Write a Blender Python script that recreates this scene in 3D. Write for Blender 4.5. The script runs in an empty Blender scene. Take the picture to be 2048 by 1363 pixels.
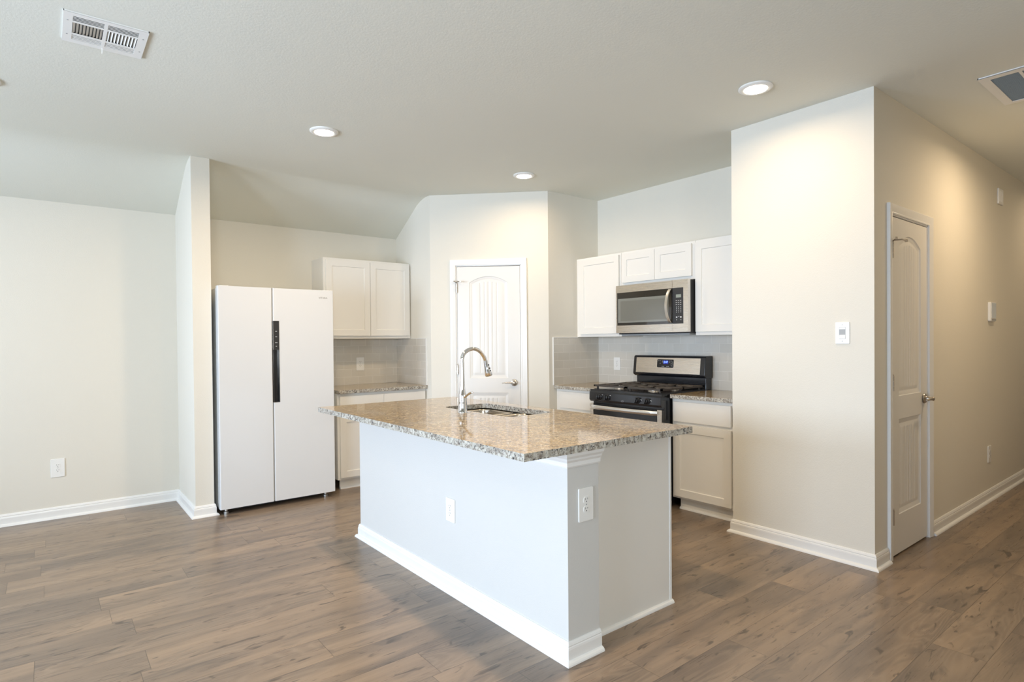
import bpy, bmesh, math, random
from mathutils import Vector, Matrix
random.seed(7)
S = bpy.context.scene
COL = S.collection
PI = math.pi

# ------------------------------------------------------------------ camera
cd = bpy.data.cameras.new('camera'); cam = bpy.data.objects.new('camera', cd); COL.objects.link(cam)
RT = Vector((0.78425339, -0.62037391, -0.00910129)); UP = Vector((0.01392759, 0.00293757, 0.99989869))
FW = Vector((0.62028432, 0.7843007, -0.01094412))
M = Matrix.Identity(4)
for i in range(3):
    M[i][0], M[i][1], M[i][2] = RT[i], UP[i], -FW[i]
M[2][3] = 1.3212
cam.matrix_world = M
cd.sensor_width = 36.0; cd.lens = 1177.5 / 2048 * 36; cd.shift_y = 13.4 / 2048; cd.clip_start = .05
S.camera = cam

# ------------------------------------------------------------------ view, world, daylight
vs = S.view_settings
vs.view_transform = 'Standard'; vs.look = 'None'; vs.gamma = 1.0; vs.exposure = 0.0
vs.use_curve_mapping = False
S.cycles.max_bounces = 12; S.cycles.diffuse_bounces = 8; S.cycles.glossy_bounces = 4
S.cycles.transparent_max_bounces = 8; S.cycles.use_denoising = True
S.cycles.caustics_reflective = False; S.cycles.caustics_refractive = False
S.cycles.sample_clamp_indirect = 6.0
W = bpy.data.worlds.new('World'); S.world = W; W.use_nodes = True
bg = W.node_tree.nodes['Background']; bg.inputs[0].default_value = (.62, .80, 1, 1); bg.inputs[1].default_value = 1.0

DAY = (.67, .81, 1.0); WARM = (1.0, .74, .46)
def area(name, loc, rot, sx, sy, power, col, shape='RECTANGLE', spread=180):
    l = bpy.data.lights.new(name, 'AREA'); l.shape = shape; l.size = sx; l.size_y = sy
    l.energy = power; l.color = col; l.spread = math.radians(spread)
    o = bpy.data.objects.new(name, l); COL.objects.link(o); o.location = loc; o.rotation_euler = rot
    return o
# daylight outside the glass door and the window of the living room (wall at x = -3.2)
area('daylight_glass_door', (-3.42, 1.05, 1.15), (0, -PI/2, 0), 2.1, 1.9, 280, DAY)
area('daylight_window', (-3.42, 3.75, 1.5), (0, -PI/2, 0), 1.4, 1.5, 250, DAY)
area('rear_fill_light', (-.9, -2.84, 1.5), (PI/2, 0, 0), 1.5, 1.3, 150, (.88,.96,1.0))  # unseen fill light, added to lift the faces turned towards -y
LAMP_W = 11.5       # ceiling lamps

# ------------------------------------------------------------------ geometry helpers
def BM(): return bmesh.new()
def box(bm, x0, x1, y0, y1, z0, z1, mi=0):
    v = [bm.verts.new(p) for p in ((x0,y0,z0),(x1,y0,z0),(x1,y1,z0),(x0,y1,z0),(x0,y0,z1),(x1,y0,z1),(x1,y1,z1),(x0,y1,z1))]
    for f in ((3,2,1,0),(4,5,6,7),(0,1,5,4),(1,2,6,5),(2,3,7,6),(3,0,4,7)):
        bm.faces.new([v[i] for i in f]).material_index = mi
def prism(bm, pts, z0, z1, axis='z'):
    def P(a, b, h):
        return {'z': (a,b,h), 'x': (h,a,b), 'y': (a,h,b)}[axis]
    lo = [bm.verts.new(P(a,b,z0)) for a,b in pts]; hi = [bm.verts.new(P(a,b,z1)) for a,b in pts]
    n = len(pts)
    bm.faces.new(lo); bm.faces.new(hi)
    for i in range(n): bm.faces.new((lo[i], lo[(i+1)%n], hi[(i+1)%n], hi[i]))
    bmesh.ops.recalc_face_normals(bm, faces=bm.faces)
def ringtube(bm, pts, radii, n=16, flat=None, cap=True):
    """tube along 3d points, radii number or list; flat=(a,b) squashes the ring"""
    pts = [Vector(p) for p in pts]; N = len(pts)
    if not hasattr(radii, '__len__'): radii = [radii]*N
    t0 = (pts[1]-pts[0]).normalized()
    ref = Vector((0,0,1)) if abs(t0.z) < .9 else Vector((1,0,0))
    u = t0.cross(ref).normalized(); rings = []
    for i,p in enumerate(pts):
        t = (pts[min(i+1,N-1)]-pts[max(i-1,0)]).normalized()
        u = (u - t*u.dot(t)).normalized(); w = t.cross(u)
        fa, fb = flat if flat else (1,1)
        rings.append([bm.verts.new(p + u*math.cos(2*PI*k/n)*radii[i]*fa + w*math.sin(2*PI*k/n)*radii[i]*fb) for k in range(n)])
    for a,b in zip(rings, rings[1:]):
        for k in range(n): bm.faces.new((a[k], a[(k+1)%n], b[(k+1)%n], b[k]))
    if cap: bm.faces.new(rings[0][::-1]); bm.faces.new(rings[-1])
    bmesh.ops.recalc_face_normals(bm, faces=bm.faces)
def lathe(bm, prof, n=32, cx=0, cy=0, cz=0, axis='z'):
    rings = []
    for r,h in prof:
        ring = []
        for k in range(n):
            a = 2*PI*k/n; p = (r*math.cos(a), r*math.sin(a))
            q = {'z': (p[0], p[1], h), 'y': (p[0], h, p[1]), 'x': (h, p[0], p[1])}[axis]
            ring.append(bm.verts.new((q[0]+cx, q[1]+cy, q[2]+cz)))
        rings.append(ring)
    for a,b in zip(rings, rings[1:]):
        for k in range(n): bm.faces.new((a[k], a[(k+1)%n], b[(k+1)%n], b[k]))
    bm.faces.new(rings[0][::-1]); bm.faces.new(rings[-1])
    bmesh.ops.recalc_face_normals(bm, faces=bm.faces)
def sweep(bm, path, prof, side=-1):
    """mitred moulding: path of (x,y) at the wall face, profile of (distance from wall, z); side -1 = room on the right of the path"""
    n = len(path); P = [Vector(p) for p in path]; rows = []
    for i,p in enumerate(P):
        ns = []
        if i > 0: d = (p-P[i-1]).normalized(); ns.append(Vector((-d.y, d.x))*side)
        if i < n-1: d = (P[i+1]-p).normalized(); ns.append(Vector((-d.y, d.x))*side)
        if len(ns) == 2:
            m = (ns[0]+ns[1]).normalized(); m = m/m.dot(ns[0])
        else: m = ns[0]
        rows.append([bm.verts.new((p.x+m.x*d, p.y+m.y*d, z)) for d,z in prof])
    k = len(prof)
    for a,b in zip(rows, rows[1:]):
        for j in range(k): bm.faces.new((a[j], a[(j+1)%k], b[(j+1)%k], b[j]))
    bm.faces.new(rows[0]); bm.faces.new(rows[-1][::-1])
    bmesh.ops.recalc_face_normals(bm, faces=bm.faces)
def rrect(x0, x1, y0, y1, r, n=5):
    pts = []
    for cx,cy,a0 in ((x1-r,y1-r,0),(x0+r,y1-r,90),(x0+r,y0+r,180),(x1-r,y0+r,270)):
        for k in range(n+1):
            a = math.radians(a0+90*k/n); pts.append((cx+r*math.cos(a), cy+r*math.sin(a)))
    return pts
def panel_slab(bm, w, h, t, panels, prof, grooves=(), gd=.003, y0=0.0):
    """slab x 0..w, z 0..h, front at y0-t (towards -y), with recessed panels.
    panels: (x0,x1,z0,z1,arch); prof: list of (distance from the panel edge, depth)"""
    def depth(x, z, a_shift):
        for (px0,px1,pz0,pz1,ar) in panels:
            dx = min(x-px0, px1-x); dz = min(z-pz0, pz1-z)
            d = min(dx, dz)
            if d >= -1e-7:
                dep = prof[-1][1]
                for (d0,h0),(d1,h1) in zip(prof, prof[1:]):
                    if d <= d1: dep = h0 + (h1-h0)*max(0,(d-d0))/(d1-d0); break
                if d > prof[-1][0]+.004:
                    for g in grooves:
                        if abs(x-g) < 1e-6: dep += gd
                return dep
        return 0
    xs = {0,w}; zs = {0,h}
    for (px0,px1,pz0,pz1,ar) in panels:
        for d,_ in prof: xs |= {px0+d, px1-d}; zs |= {pz0+d, pz1-d}
        if ar:
            for k in range(1,16): xs.add(px0+(px1-px0)*k/16)
        zs |= {pz0+prof[-1][0]+.006, pz1-prof[-1][0]-.006}
    for g in grooves: xs |= {g-.004, g, g+.004}
    def clean(s):
        s = sorted(s); o = [s[0]]
        for q in s[1:]:
            if q-o[-1] > 2e-4: o.append(q)
        return o
    xs = clean(xs); zs = clean(zs)
    def shift(x, z):
        for (px0,px1,pz0,pz1,ar) in panels:
            if not ar: continue
            u = (x-(px0+px1)/2)/((px1-px0)/2); s = ar*(max(0,1-u*u)) if abs(u) < 1 else 0
            s = s - 0
            if z >= pz1-.07: return s*max(0,(h-z)/(h-pz1)) if z > pz1 else s
            mid = pz0+(pz1-pz0)*.5
            if z > mid: return s*(z-mid)/(pz1-.07-mid)
        return 0
    V = [[bm.verts.new((x, y0-t+depth(x,z,0), z+shift(x,z))) for x in xs] for z in zs]
    for j in range(len(zs)-1):
        for i in range(len(xs)-1):
            bm.faces.new((V[j][i], V[j][i+1], V[j+1][i+1], V[j+1][i]))
    # back and sides
    nx, nz = len(xs), len(zs)
    loop = [V[0][i] for i in range(nx)] + [V[j][nx-1] for j in range(1,nz)] + [V[nz-1][i] for i in range(nx-2,-1,-1)] + [V[j][0] for j in range(nz-2,0,-1)]
    bk = [bm.verts.new((v.co.x, y0, v.co.z)) for v in loop]
    m = len(loop)
    for i in range(m): bm.faces.new((loop[i], bk[i], bk[(i+1)%m], loop[(i+1)%m]))
    bm.faces.new(bk)
    bmesh.ops.recalc_face_normals(bm, faces=bm.faces)

def obj(name, bm, mat, parent=None, bevel=0, smooth=False, loc=None, rot=None, seg=2):
    me = bpy.data.meshes.new(name); bm.to_mesh(me); bm.free()
    mats = mat if isinstance(mat, (list, tuple)) else [mat]
    for m in mats: me.materials.append(m)
    if smooth:
        for p in me.polygons: p.use_smooth = True
        try: me.set_sharp_from_angle(angle=math.radians(38))
        except Exception: pass
    o = bpy.data.objects.new(name, me); COL.objects.link(o)
    if parent: o.parent = parent
    if loc: o.location = loc
    if rot: o.rotation_euler = rot
    if bevel:
        b = o.modifiers.new('bevel', 'BEVEL'); b.width = bevel; b.segments = seg; b.limit_method = 'ANGLE'; b.angle_limit = math.radians(40)
        b.harden_normals = False
    return o
def thing(name, label, cat, loc=(0,0,0), rotz=0, group=None, kind=None):
    o = bpy.data.objects.new(name, None); COL.objects.link(o); o.empty_display_size = .1
    o.location = loc; o.rotation_euler = (0,0,rotz)
    return tag(o, label, cat, group, kind)
def tag(o, label, cat, group=None, kind=None):
    o['label'] = label; o['category'] = cat
    if group: o['group'] = group
    if kind: o['kind'] = kind
    return o
def copy_tree(o, parent=None):
    c = o.copy(); COL.objects.link(c); c.parent = parent
    for ch in list(o.children): copy_tree(ch, c)
    return c
def text(name, body, size, mat, parent, loc, rot, depth=.0004, sx=1.0):
    cu = bpy.data.curves.new(name, 'FONT'); cu.body = body; cu.size = size; cu.extrude = depth
    cu.align_x = 'CENTER'; cu.align_y = 'CENTER'; cu.materials.append(mat)
    tmp = bpy.data.objects.new(name, cu); COL.objects.link(tmp)
    me = bpy.data.meshes.new_from_object(tmp.evaluated_get(bpy.context.evaluated_depsgraph_get())); bpy.data.objects.remove(tmp); bpy.data.curves.remove(cu)
    o = bpy.data.objects.new(name, me); COL.objects.link(o); o.parent = parent; o.location = loc; o.rotation_euler = rot; o.scale = (sx,1,1)
    return o

# ------------------------------------------------------------------ material helpers
class Mat:
    def __init__(s, name):
        s.m = bpy.data.materials.new(name); s.m.use_nodes = True; s.t = s.m.node_tree; s.n = s.t.nodes; s.b = s.n['Principled BSDF']
    def add(s, typ, **kw):
        nd = s.n.new(typ)
        for k,v in kw.items(): setattr(nd, k, v)
        return nd
    def link(s, a, b): s.t.links.new(a, b)
    def val(s, x, sock):
        if hasattr(x, 'is_linked') or hasattr(x, 'links'): s.link(x, sock)
        else: sock.default_value = x
    def math(s, op, a, b=None, c=None):
        nd = s.add('ShaderNodeMath', operation=op)
        s.val(a, nd.inputs[0])
        if b is not None: s.val(b, nd.inputs[1])
        if c is not None: s.val(c, nd.inputs[2])
        return nd.outputs[0]
    def vec(s, x, y, z):
        nd = s.add('ShaderNodeCombineXYZ')
        for i,q in enumerate((x,y,z)): s.val(q, nd.inputs[i])
        return nd.outputs[0]
    def coords(s):
        tc = s.add('ShaderNodeTexCoord'); sp = s.add('ShaderNodeSeparateXYZ'); s.link(tc.outputs['Object'], sp.inputs[0])
        return tc.outputs['Object'], sp.outputs[0], sp.outputs[1], sp.outputs[2]
    def noise(s, v, scale, detail=2, rough=.5, dist=0.0):
        nd = s.add('ShaderNodeTexNoise'); s.link(v, nd.inputs['Vector'])
        nd.inputs['Scale'].default_value = scale; nd.inputs['Detail'].default_value = detail
        nd.inputs['Roughness'].default_value = rough; nd.inputs['Distortion'].default_value = dist
        return nd.outputs['Fac']
    def mix(s, f, a, b, blend='MIX'):
        nd = s.add('ShaderNodeMix', data_type='RGBA', blend_type=blend)
        s.val(f, nd.inputs[0])
        for q,i in ((a,6),(b,7)):
            if isinstance(q, tuple): nd.inputs[i].default_value = (*q, 1) if len(q) == 3 else q
            else: s.link(q, nd.inputs[i])
        return nd.outputs[2]
    def ramp(s, f, stops):
        nd = s.add('ShaderNodeValToRGB'); s.link(f, nd.inputs[0]); cr = nd.color_ramp
        while len(cr.elements) < len(stops): cr.elements.new(.5)
        for e,(p,c) in zip(cr.elements, stops):
            e.position = p; e.color = (*c,1) if isinstance(c, tuple) else (c,c,c,1)
        return nd.outputs[0]
    def bump(s, hgt, strength=.2, dist=.002):
        nd = s.add('ShaderNodeBump'); nd.inputs['Strength'].default_value = strength; nd.inputs['Distance'].default_value = dist
        s.link(hgt, nd.inputs['Height']); s.link(nd.outputs[0], s.b.inputs['Normal'])
    def base(s, c):
        if isinstance(c, tuple): s.b.inputs['Base Color'].default_value = (*c,1)
        else: s.link(c, s.b.inputs['Base Color'])
    def set(s, rough=None, metal=None, spec=None, coat=None, aniso=None):
        if rough is not None: s.val(rough, s.b.inputs['Roughness'])
        if metal is not None: s.b.inputs['Metallic'].default_value = metal
        if spec is not None: s.b.inputs['Specular IOR Level'].default_value = spec
        if coat is not None: s.b.inputs['Coat Weight'].default_value = coat; s.b.inputs['Coat Roughness'].default_value = .08
        if aniso is not None: s.b.inputs['Anisotropic'].default_value = aniso
        return s

def simple(name, c, rough=.5, metal=0, spec=.5, var=.02, coat=None):
    m = Mat(name); v,_,_,_ = m.coords(); n = m.noise(v, 9, 3)
    m.base(m.mix(n, tuple(q*(1-var) for q in c), tuple(min(1,q*(1+var)) for q in c))); m.set(rough, metal, spec, coat)
    return m.m
def paint(name, c, bump=.25, scale=170, rough=.75):
    m = Mat(name); v,_,_,_ = m.coords()
    n = m.noise(v, 1.3, 2); m.base(m.mix(n, tuple(q*.985 for q in c), tuple(q*1.015 for q in c)))
    h = m.ramp(m.noise(v, scale, 3, .55), ((.35,0.0),(.7,1.0)))
    m.set(rough, 0, .3); m.bump(h, bump, .0012)
    return m.m
def emis(name, c, st):
    m = Mat(name); m.base((.02,.02,.02)); m.b.inputs['Emission Color'].default_value = (*c,1); m.b.inputs['Emission Strength'].default_value = st
    return m.m

WALL = paint('wall_paint', (.725,.70,.63))
CEIL = paint('ceiling_paint', (.73,.735,.67), .22, 95)
ISL  = paint('island_paint', (.61,.605,.585), .25)
TRIM = simple('trim_paint', (.80,.80,.785), .32, var=.01)
CAB  = simple('cabinet_paint', (.78,.765,.725), .38, var=.01)
DOORP = simple('door_paint', (.74,.73,.705), .36, var=.01)
PLAST = simple('white_plastic', (.82,.82,.80), .3, var=.005)
DARK = simple('dark_slot', (.03,.03,.03), .5)
BLACK = simple('black_enamel', (.012,.013,.016), .14, spec=.6)
BLKM = simple('black_matte', (.02,.02,.021), .45)
IRON = simple('cast_iron', (.045,.036,.03), .42)
FRDG = simple('fridge_enamel', (.68,.695,.71), .16, var=.004)
FSIDE = simple('fridge_side', (.74,.76,.77), .3)
GREYP = simple('grey_plastic', (.35,.36,.37), .4)
NICK = simple('satin_nickel', (.52,.47,.41), .28, 1)
CHROME = simple('chrome', (.82,.82,.83), .07, 1)
WTXT = simple('white_print', (.75,.75,.75), .5)
GTXT = simple('grey_print', (.22,.22,.22), .5)
SILV = simple('silver_trim', (.78,.77,.75), .27, 1)
ALU = simple('aluminum', (.55,.53,.50), .4, 1)

def steel(name, c=(.74,.685,.615), axis=1, rough=.28):
    m = Mat(name); v,x,y,z = m.coords()
    sc = [m.math('MULTIPLY', q, 500 if i != axis else 4) for i,q in enumerate((x,y,z))]
    n = m.noise(m.vec(*sc), 1, 3, .6)
    m.base(m.mix(n, tuple(q*.975 for q in c), tuple(q*1.02 for q in c)))
    m.set(m.math('MULTIPLY_ADD', n, .12, rough-.06), 1); m.bump(n, .012, .0003)
    return m.m
STEEL = steel('stainless_steel', axis=0)
SINKM = steel('sink_steel', (.62,.56,.48), axis=1, rough=.26)

def granite():
    m = Mat('granite'); v,x,y,z = m.coords()
    a = m.noise(v, 4, 4, .6, .4); b = m.noise(v, 55, 5, .72); c = m.noise(v, 120, 3, .65); d = m.noise(v, 22, 5, .7, .8)
    base = m.ramp(d, ((.32,(.19,.125,.058)),(.44,(.32,.22,.11)),(.54,(.45,.335,.18)),(.68,(.57,.47,.31))))
    base = m.mix(m.math('MULTIPLY', m.ramp(a, ((.48,0.0),(.66,1.0))), .55), base, (.36,.33,.29))
    base = m.mix(m.ramp(b, ((.50,0.0),(.60,.8))), base, (.16,.105,.06))
    base = m.mix(m.ramp(m.noise(v, 80, 3), ((.57,0.0),(.66,.75))), base, (.66,.60,.50))
    base = m.mix(m.ramp(c, ((.60,0.0),(.66,.9))), base, (.04,.035,.035))
    m.base(base); m.set(.07, 0, .4)
    return m.m
GRAN = granite()
def granite_edge():
    m = Mat('granite_cut_edge_daylit'); v,x,y,z = m.coords()  # greyer and paler than the top: daylight on the edge put into its colour
    b = m.noise(v, 60, 5, .72); c = m.noise(v, 105, 4, .7)
    base = m.mix(m.ramp(m.noise(v, 40, 3), ((.4,0.0),(.6,1.0))), (.42,.40,.35), (.58,.56,.50))
    base = m.mix(m.ramp(b, ((.49,0.0),(.58,.85))), base, (.19,.155,.125))
    base = m.mix(m.ramp(c, ((.56,0.0),(.61,.95))), base, (.02,.02,.03))
    m.base(base); m.set(.22, 0, .5); m.bump(b, .6, .004)
    return m.m
GEDGE = granite_edge()

def tiles():
    m = Mat('subway_tile'); v,x,y,z = m.coords()
    u = m.math('SUBTRACT', x, y)          # runs along either wall of a corner
    br = m.add('ShaderNodeTexBrick'); m.link(m.vec(u, m.math('SUBTRACT', z, .899), 0), br.inputs['Vector'])
    br.offset = .5; br.inputs['Scale'].default_value = 1; br.inputs['Brick Width'].default_value = .1555; br.inputs['Row Height'].default_value = .0775
    br.inputs['Mortar Size'].default_value = .0016; br.inputs['Mortar Smooth'].default_value = .3
    br.inputs['Color1'].default_value = (.59,.565,.51,1); br.inputs['Color2'].default_value = (.64,.615,.56,1); br.inputs['Mortar'].default_value = (.74,.72,.67,1)
    m.base(br.outputs['Color']); m.set(m.math('MULTIPLY_ADD', br.outputs['Fac'], .4, .10), 0, .5)
    m.bump(m.math('SUBTRACT', 1, br.outputs['Fac']), .35, .001)
    return m.m
TILE = tiles()

def wood():
    m = Mat('plank_floor'); v,x,y,z = m.coords()
    PW, PL = .192, 1.22
    ry = m.math('DIVIDE', m.math('SUBTRACT', y, 1.059), PW); row = m.math('FLOOR', ry)
    wn = m.add('ShaderNodeTexWhiteNoise', noise_dimensions='1D'); m.link(row, wn.inputs['W'])
    rx = m.math('ADD', m.math('DIVIDE', x, PL), m.math('MULTIPLY', wn.outputs['Value'], 7.31)); colm = m.math('FLOOR', rx)
    wn2 = m.add('ShaderNodeTexWhiteNoise', noise_dimensions='2D'); m.link(m.vec(row, colm, 0), wn2.inputs['Vector'])
    rnd = wn2.outputs['Value']
    fy = m.math('FRACT', ry); fx = m.math('FRACT', rx)
    ey = m.math('MULTIPLY', m.math('MINIMUM', fy, m.math('SUBTRACT', 1, fy)), PW)
    ex = m.math('MULTIPLY', m.math('MINIMUM', fx, m.math('SUBTRACT', 1, fx)), PL)
    gap = m.ramp(m.math('MULTIPLY', m.math('MINIMUM', ey, ex), 100), ((.06,1.0),(.18,0.0)))
    off = m.math('MULTIPLY', rnd, 37.0)
    gx = m.math('MULTIPLY_ADD', x, 1.0, off)
    def nz(sx, sy, det=3, rough=.55, dist=0.0):
        return m.noise(m.vec(m.math('MULTIPLY', gx, sx), m.math('MULTIPLY', y, sy), off), 1.0, det, rough, dist)
    # broad soft figure along the plank
    fig = nz(.9, 6.0, 2, .5, .6)
    # cathedral rings: level lines of a stretched noise
    ring = m.math('SINE', m.math('MULTIPLY', nz(.8, 5.5, 2, .45, .3), 150.0)); ring = m.math('MULTIPLY_ADD', ring, .5, .5)
    rmask = m.ramp(nz(.55, 4.0, 1), ((.42,0.0),(.58,1.0)))
    fib = nz(5.0, 170.0, 4, .6)
    fib2 = nz(1.1, 30.0, 3, .55, .4)
    kn = nz(2.6, 11.0, 3, .6, 1.5)
    kn2 = nz(7.0, 26.0, 2, .5, 1.0)
    c = m.ramp(fig, ((.36,(.140,.108,.086)),(.46,(.200,.150,.111)),(.55,(.265,.193,.136)),(.65,(.33,.238,.162))))
    c = m.mix(m.math('MULTIPLY', m.ramp(fib2, ((.45,0.0),(.62,1.0))), .32), c, (.140,.108,.085))
    c = m.mix(m.math('MULTIPLY', m.math('MULTIPLY', m.math('POWER', ring, 2.0), rmask), .36), c, (.37,.285,.205))
    c = m.mix(m.math('MULTIPLY', m.ramp(fib, ((.44,0.0),(.60,1.0))), .22), c, (.30,.225,.155))
    c = m.mix(m.math('MULTIPLY', m.ramp(kn, ((.54,0.0),(.69,1.0))), .58), c, (.085,.072,.064))
    c = m.mix(m.math('MULTIPLY', m.ramp(kn2, ((.63,0.0),(.71,1.0))), .8), c, (.035,.028,.024))
    c = m.mix(.24, c, m.mix(rnd, (.125,.100,.080), (.26,.180,.113)))
    c = m.mix(m.math('MULTIPLY', gap, .55), c, (.030,.022,.016))
    m.base(c)
    m.set(m.math('MULTIPLY_ADD', fib, .10, .24), 0, .6)
    hh = m.math('SUBTRACT', m.math('MULTIPLY', fib, .3), m.math('MULTIPLY', gap, 1.5))
    m.bump(hh, .14, .0012)
    return m.m
WOOD = wood()

def glass():
    m = Mat('window_glass'); n = m.n; out = n['Material Output']
    tr = m.add('ShaderNodeBsdfTransparent'); gl = m.add('ShaderNodeBsdfGlossy'); gl.inputs['Roughness'].default_value = .02
    fr = m.add('ShaderNodeFresnel'); fr.inputs[0].default_value = 1.45; mx = m.add('ShaderNodeMixShader')
    m.link(fr.outputs[0], mx.inputs[0]); m.link(tr.outputs[0], mx.inputs[1]); m.link(gl.outputs[0], mx.inputs[2]); m.link(mx.outputs[0], out.inputs[0])
    return m.m
GLASS = glass()
LENS = emis('lamp_lens', (1.0,.88,.70), 14.0)

# ------------------------------------------------------------------ the room
H, HL, YS, YL = 2.743, 2.4166, 5.154, 5.694
XP0, XP1, YP = .873, 1.002, 4.996
XA = 2.939; YA = 4.987; XD, YD = 3.7507, 4.1756; XS = 4.432
XW, YH, YE = 3.686, 1.3446, 2.228
XW0, YB, XE, YO = -3.2, -2.6, 9.2, .10
def struct(name, bm, mat, label, cat, **k): return tag(obj(name, bm, mat, **k), label, cat, None, 'structure')

b = BM(); box(b, XW0-.15, XE+.15, YB-.15, YL+.15, -.06, 0)
struct('floor', b, WOOD, 'brown and grey wood plank floor through kitchen and hallway', 'floor')
# ceiling: flat, then a slope (rounded into it) down to the left wall
b = BM(); arc = []
y0, z0 = YS-.13, H; s = (H-HL)/(YL-YS)
for k in range(9):
    t = k/8; p1 = (YS, H); p2 = (YS+.12, H-.12*s)
    arc.append(((1-t)**2*y0+2*t*(1-t)*p1[0]+t*t*p2[0], (1-t)**2*z0+2*t*(1-t)*p1[1]+t*t*p2[1]))
prism(b, [(YB-.15,H)] + arc + [(YL,HL),(YL+.15,HL-.15*s*0),(YL+.15,H+.1),(YB-.15,H+.1)], XW0-.15, 5.0, 'x')
box(b, 5.0, XE+.15, YB-.15, YL+.15, H, H+.1)
struct('ceiling', b, CEIL, 'textured grey-green ceiling, flat with a slope down to the left wall', 'ceiling', smooth=True)

b = BM(); box(b, XW0-.15, XA+.11, YL, YL+.12, 0, HL)
struct('wall_left', b, WALL, 'pale wall on the left running behind the refrigerator', 'wall')
# partition, its head follows the slope
b = BM(); prism(b, [(YP,0),(YL,0),(YL,HL),(YS,H),(YP,H)], XP0, XP1, 'x')
struct('wall_partition', b, WALL, 'narrow stub wall standing left of the refrigerator', 'wall')
b = BM(); prism(b, [(YA,0),(YL,0),(YL,HL),(YS,H),(YA,H)], XA, XA+.11, 'x')
struct('wall_pantry_side', b, WALL, 'side wall right of the refrigerator alcove cabinets', 'wall')
# diagonal pantry wall with the door niche (local x along the wall, -y to the room)
LD = math.hypot(XD-XA, YA-YD)
def niche_wall(b, L, u0, u1, zt, t=.11, nd=.05, h=H, x0=0):
    box(b, x0, u0, 0, t, 0, h); box(b, u1, L, 0, t, 0, h); box(b, u0, u1, 0, t, zt, h); box(b, u0, u1, nd, t, 0, zt)
b = BM(); niche_wall(b, LD, .245, .893, 2.062)
struct('wall_pantry_front', b, WALL, 'diagonal corner wall holding the pantry door', 'wall', loc=(XA,YA,0), rot=(0,0,-PI/4))
b = BM(); box(b, XD, XS+.11, YD, YD+.11, 0, H)
struct('wall_corner', b, WALL, 'short wall between the diagonal pantry wall and the range wall', 'wall')
b = BM(); box(b, XS, XS+.11, YE, YD, 0, H)
struct('wall_range', b, WALL, 'wall behind the gas range and microwave', 'wall')
b = BM(); box(b, XW, XW+.11, YH, YE, 0, H); box(b, XW+.11, XS+.11, YE-.11, YE, 0, H)
struct('wall_right', b, WALL, 'bright wall end with the light switch, right of the cabinets', 'wall')
b = BM(); niche_wall(b, XE-XW, 3.927-XW, 4.563-XW, 2.058, x0=.11)
struct('wall_hallway', b, WALL, 'beige hallway wall with the narrow door and wall devices', 'wall', loc=(XW,YH,0))
b = BM(); box(b, XE, XE+.12, YO, YH, 0, H); box(b, XW, XE+.12, YO-.12, YO, 0, H); box(b, XW, XW+.12, YB, YO-.12, 0, H); box(b, XW0, -1.65, YB-.12, YB, 0, H); box(b, -.15, XW+.12, YB-.12, YB, 0, H); box(b, -1.65, -.15, YB-.12, YB, 0, .85); box(b, -1.65, -.15, YB-.12, YB, 2.15, H)
struct('wall_back', b, WALL, 'walls closing the living room and hallway behind the camera', 'wall')
# window wall of the living room
b = BM(); X0, X1 = XW0-.12, XW0
D0, D1, DT = .10, 2.0, 2.08; V0, V1, VB, VT = 3.05, 4.45, .80, 2.1
box(b, X0, X1, YB, D0, 0, H); box(b, X0, X1, D0, D1, DT, H); box(b, X0, X1, D1, V0, 0, H)
box(b, X0, X1, V0, V1, 0, VB); box(b, X0, X1, V0, V1, VT, H); box(b, X0, X1, V1, YL+.12, 0, H)
struct('wall_windows', b, WALL, 'living room wall with glass door and window', 'wall')
def window(name, y0, y1, z0, z1, label, n, loc=None, rz=0):
    t = thing(name, label, 'window', loc or (XW0-.06, (y0+y1)/2, z0), rz, None, 'structure')
    b = BM(); w = (y1-y0)/2; h = z1-z0
    box(b, -.03, .03, -w, w, 0, .05); box(b, -.03, .03, -w, w, h-.05, h)
    for k in range(n+1):
        yy = -w + (2*w)*k/n; yy = max(-w+.025, min(w-.025, yy)); box(b, -.028, .028, yy-.025, yy+.025, .05, h-.05)
    obj('window_frame', b, TRIM, t, .003)
    for k in range(n):
        a = -w+2*w*k/n+.04; c = -w+2*w*(k+1)/n-.04
        b = BM(); box(b, -.004, .004, a, c, .05, h-.05); obj('pane', b, GLASS, t)
window('window_1', D0, D1, .0, DT, 'sliding glass door to the patio', 2)
window('window_2', V0, V1, VB, VT, 'living room window beside the glass door', 2)

window('fill_window', 0, 1.5, .85, 2.15, 'added window behind the camera, unseen, for fill light', 2, (-.9,YB-.06,.85), PI/2)  # opening added out of view to go with the rear fill light
# baseboards
BH = .088
BP = [(0,0),(.014,0),(.014,.058),(.0125,.066),(.010,.070),(.0115,.074),(.008,.083),(.005,BH),(0,BH)]
SP = [(.014,0),(.031,0),(.030,.006),(.0265,.012),(.021,.016),(.014,.018)]
def baseboard(name, path, label, side=-1):
    b = BM(); sweep(b, path, BP, side)
    o = struct(name, b, TRIM, label, 'baseboard')
    b = BM(); sweep(b, path, SP, side); obj('shoe_molding', b, TRIM, o)
baseboard('baseboard_left', [(XW0,YL),(XP0,YL),(XP0,YP),(XP1,YP),(XP1,YL-.02)], 'white baseboard along left wall and around the stub wall')
baseboard('baseboard_right', [(XW+.14,YE),(XW,YE),(XW,YH),(3.865,YH)], 'white baseboard around the switch wall to the hallway door')
baseboard('baseboard_hallway', [(4.625,YH),(XE,YH)], 'white baseboard along hallway wall past the narrow door')
def on_diag(u, d=0): 
    r = 2**-.5; return (XA+u*r-d*r, YA-u*r-d*r)
baseboard('baseboard_pantry', [(XA,5.09),(XA,YA),on_diag(.197)], 'white baseboard left of the pantry door')
baseboard('baseboard_corner', [on_diag(.932),(XD,YD),(XD+.12,YD)], 'white baseboard right of the pantry door')

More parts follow.
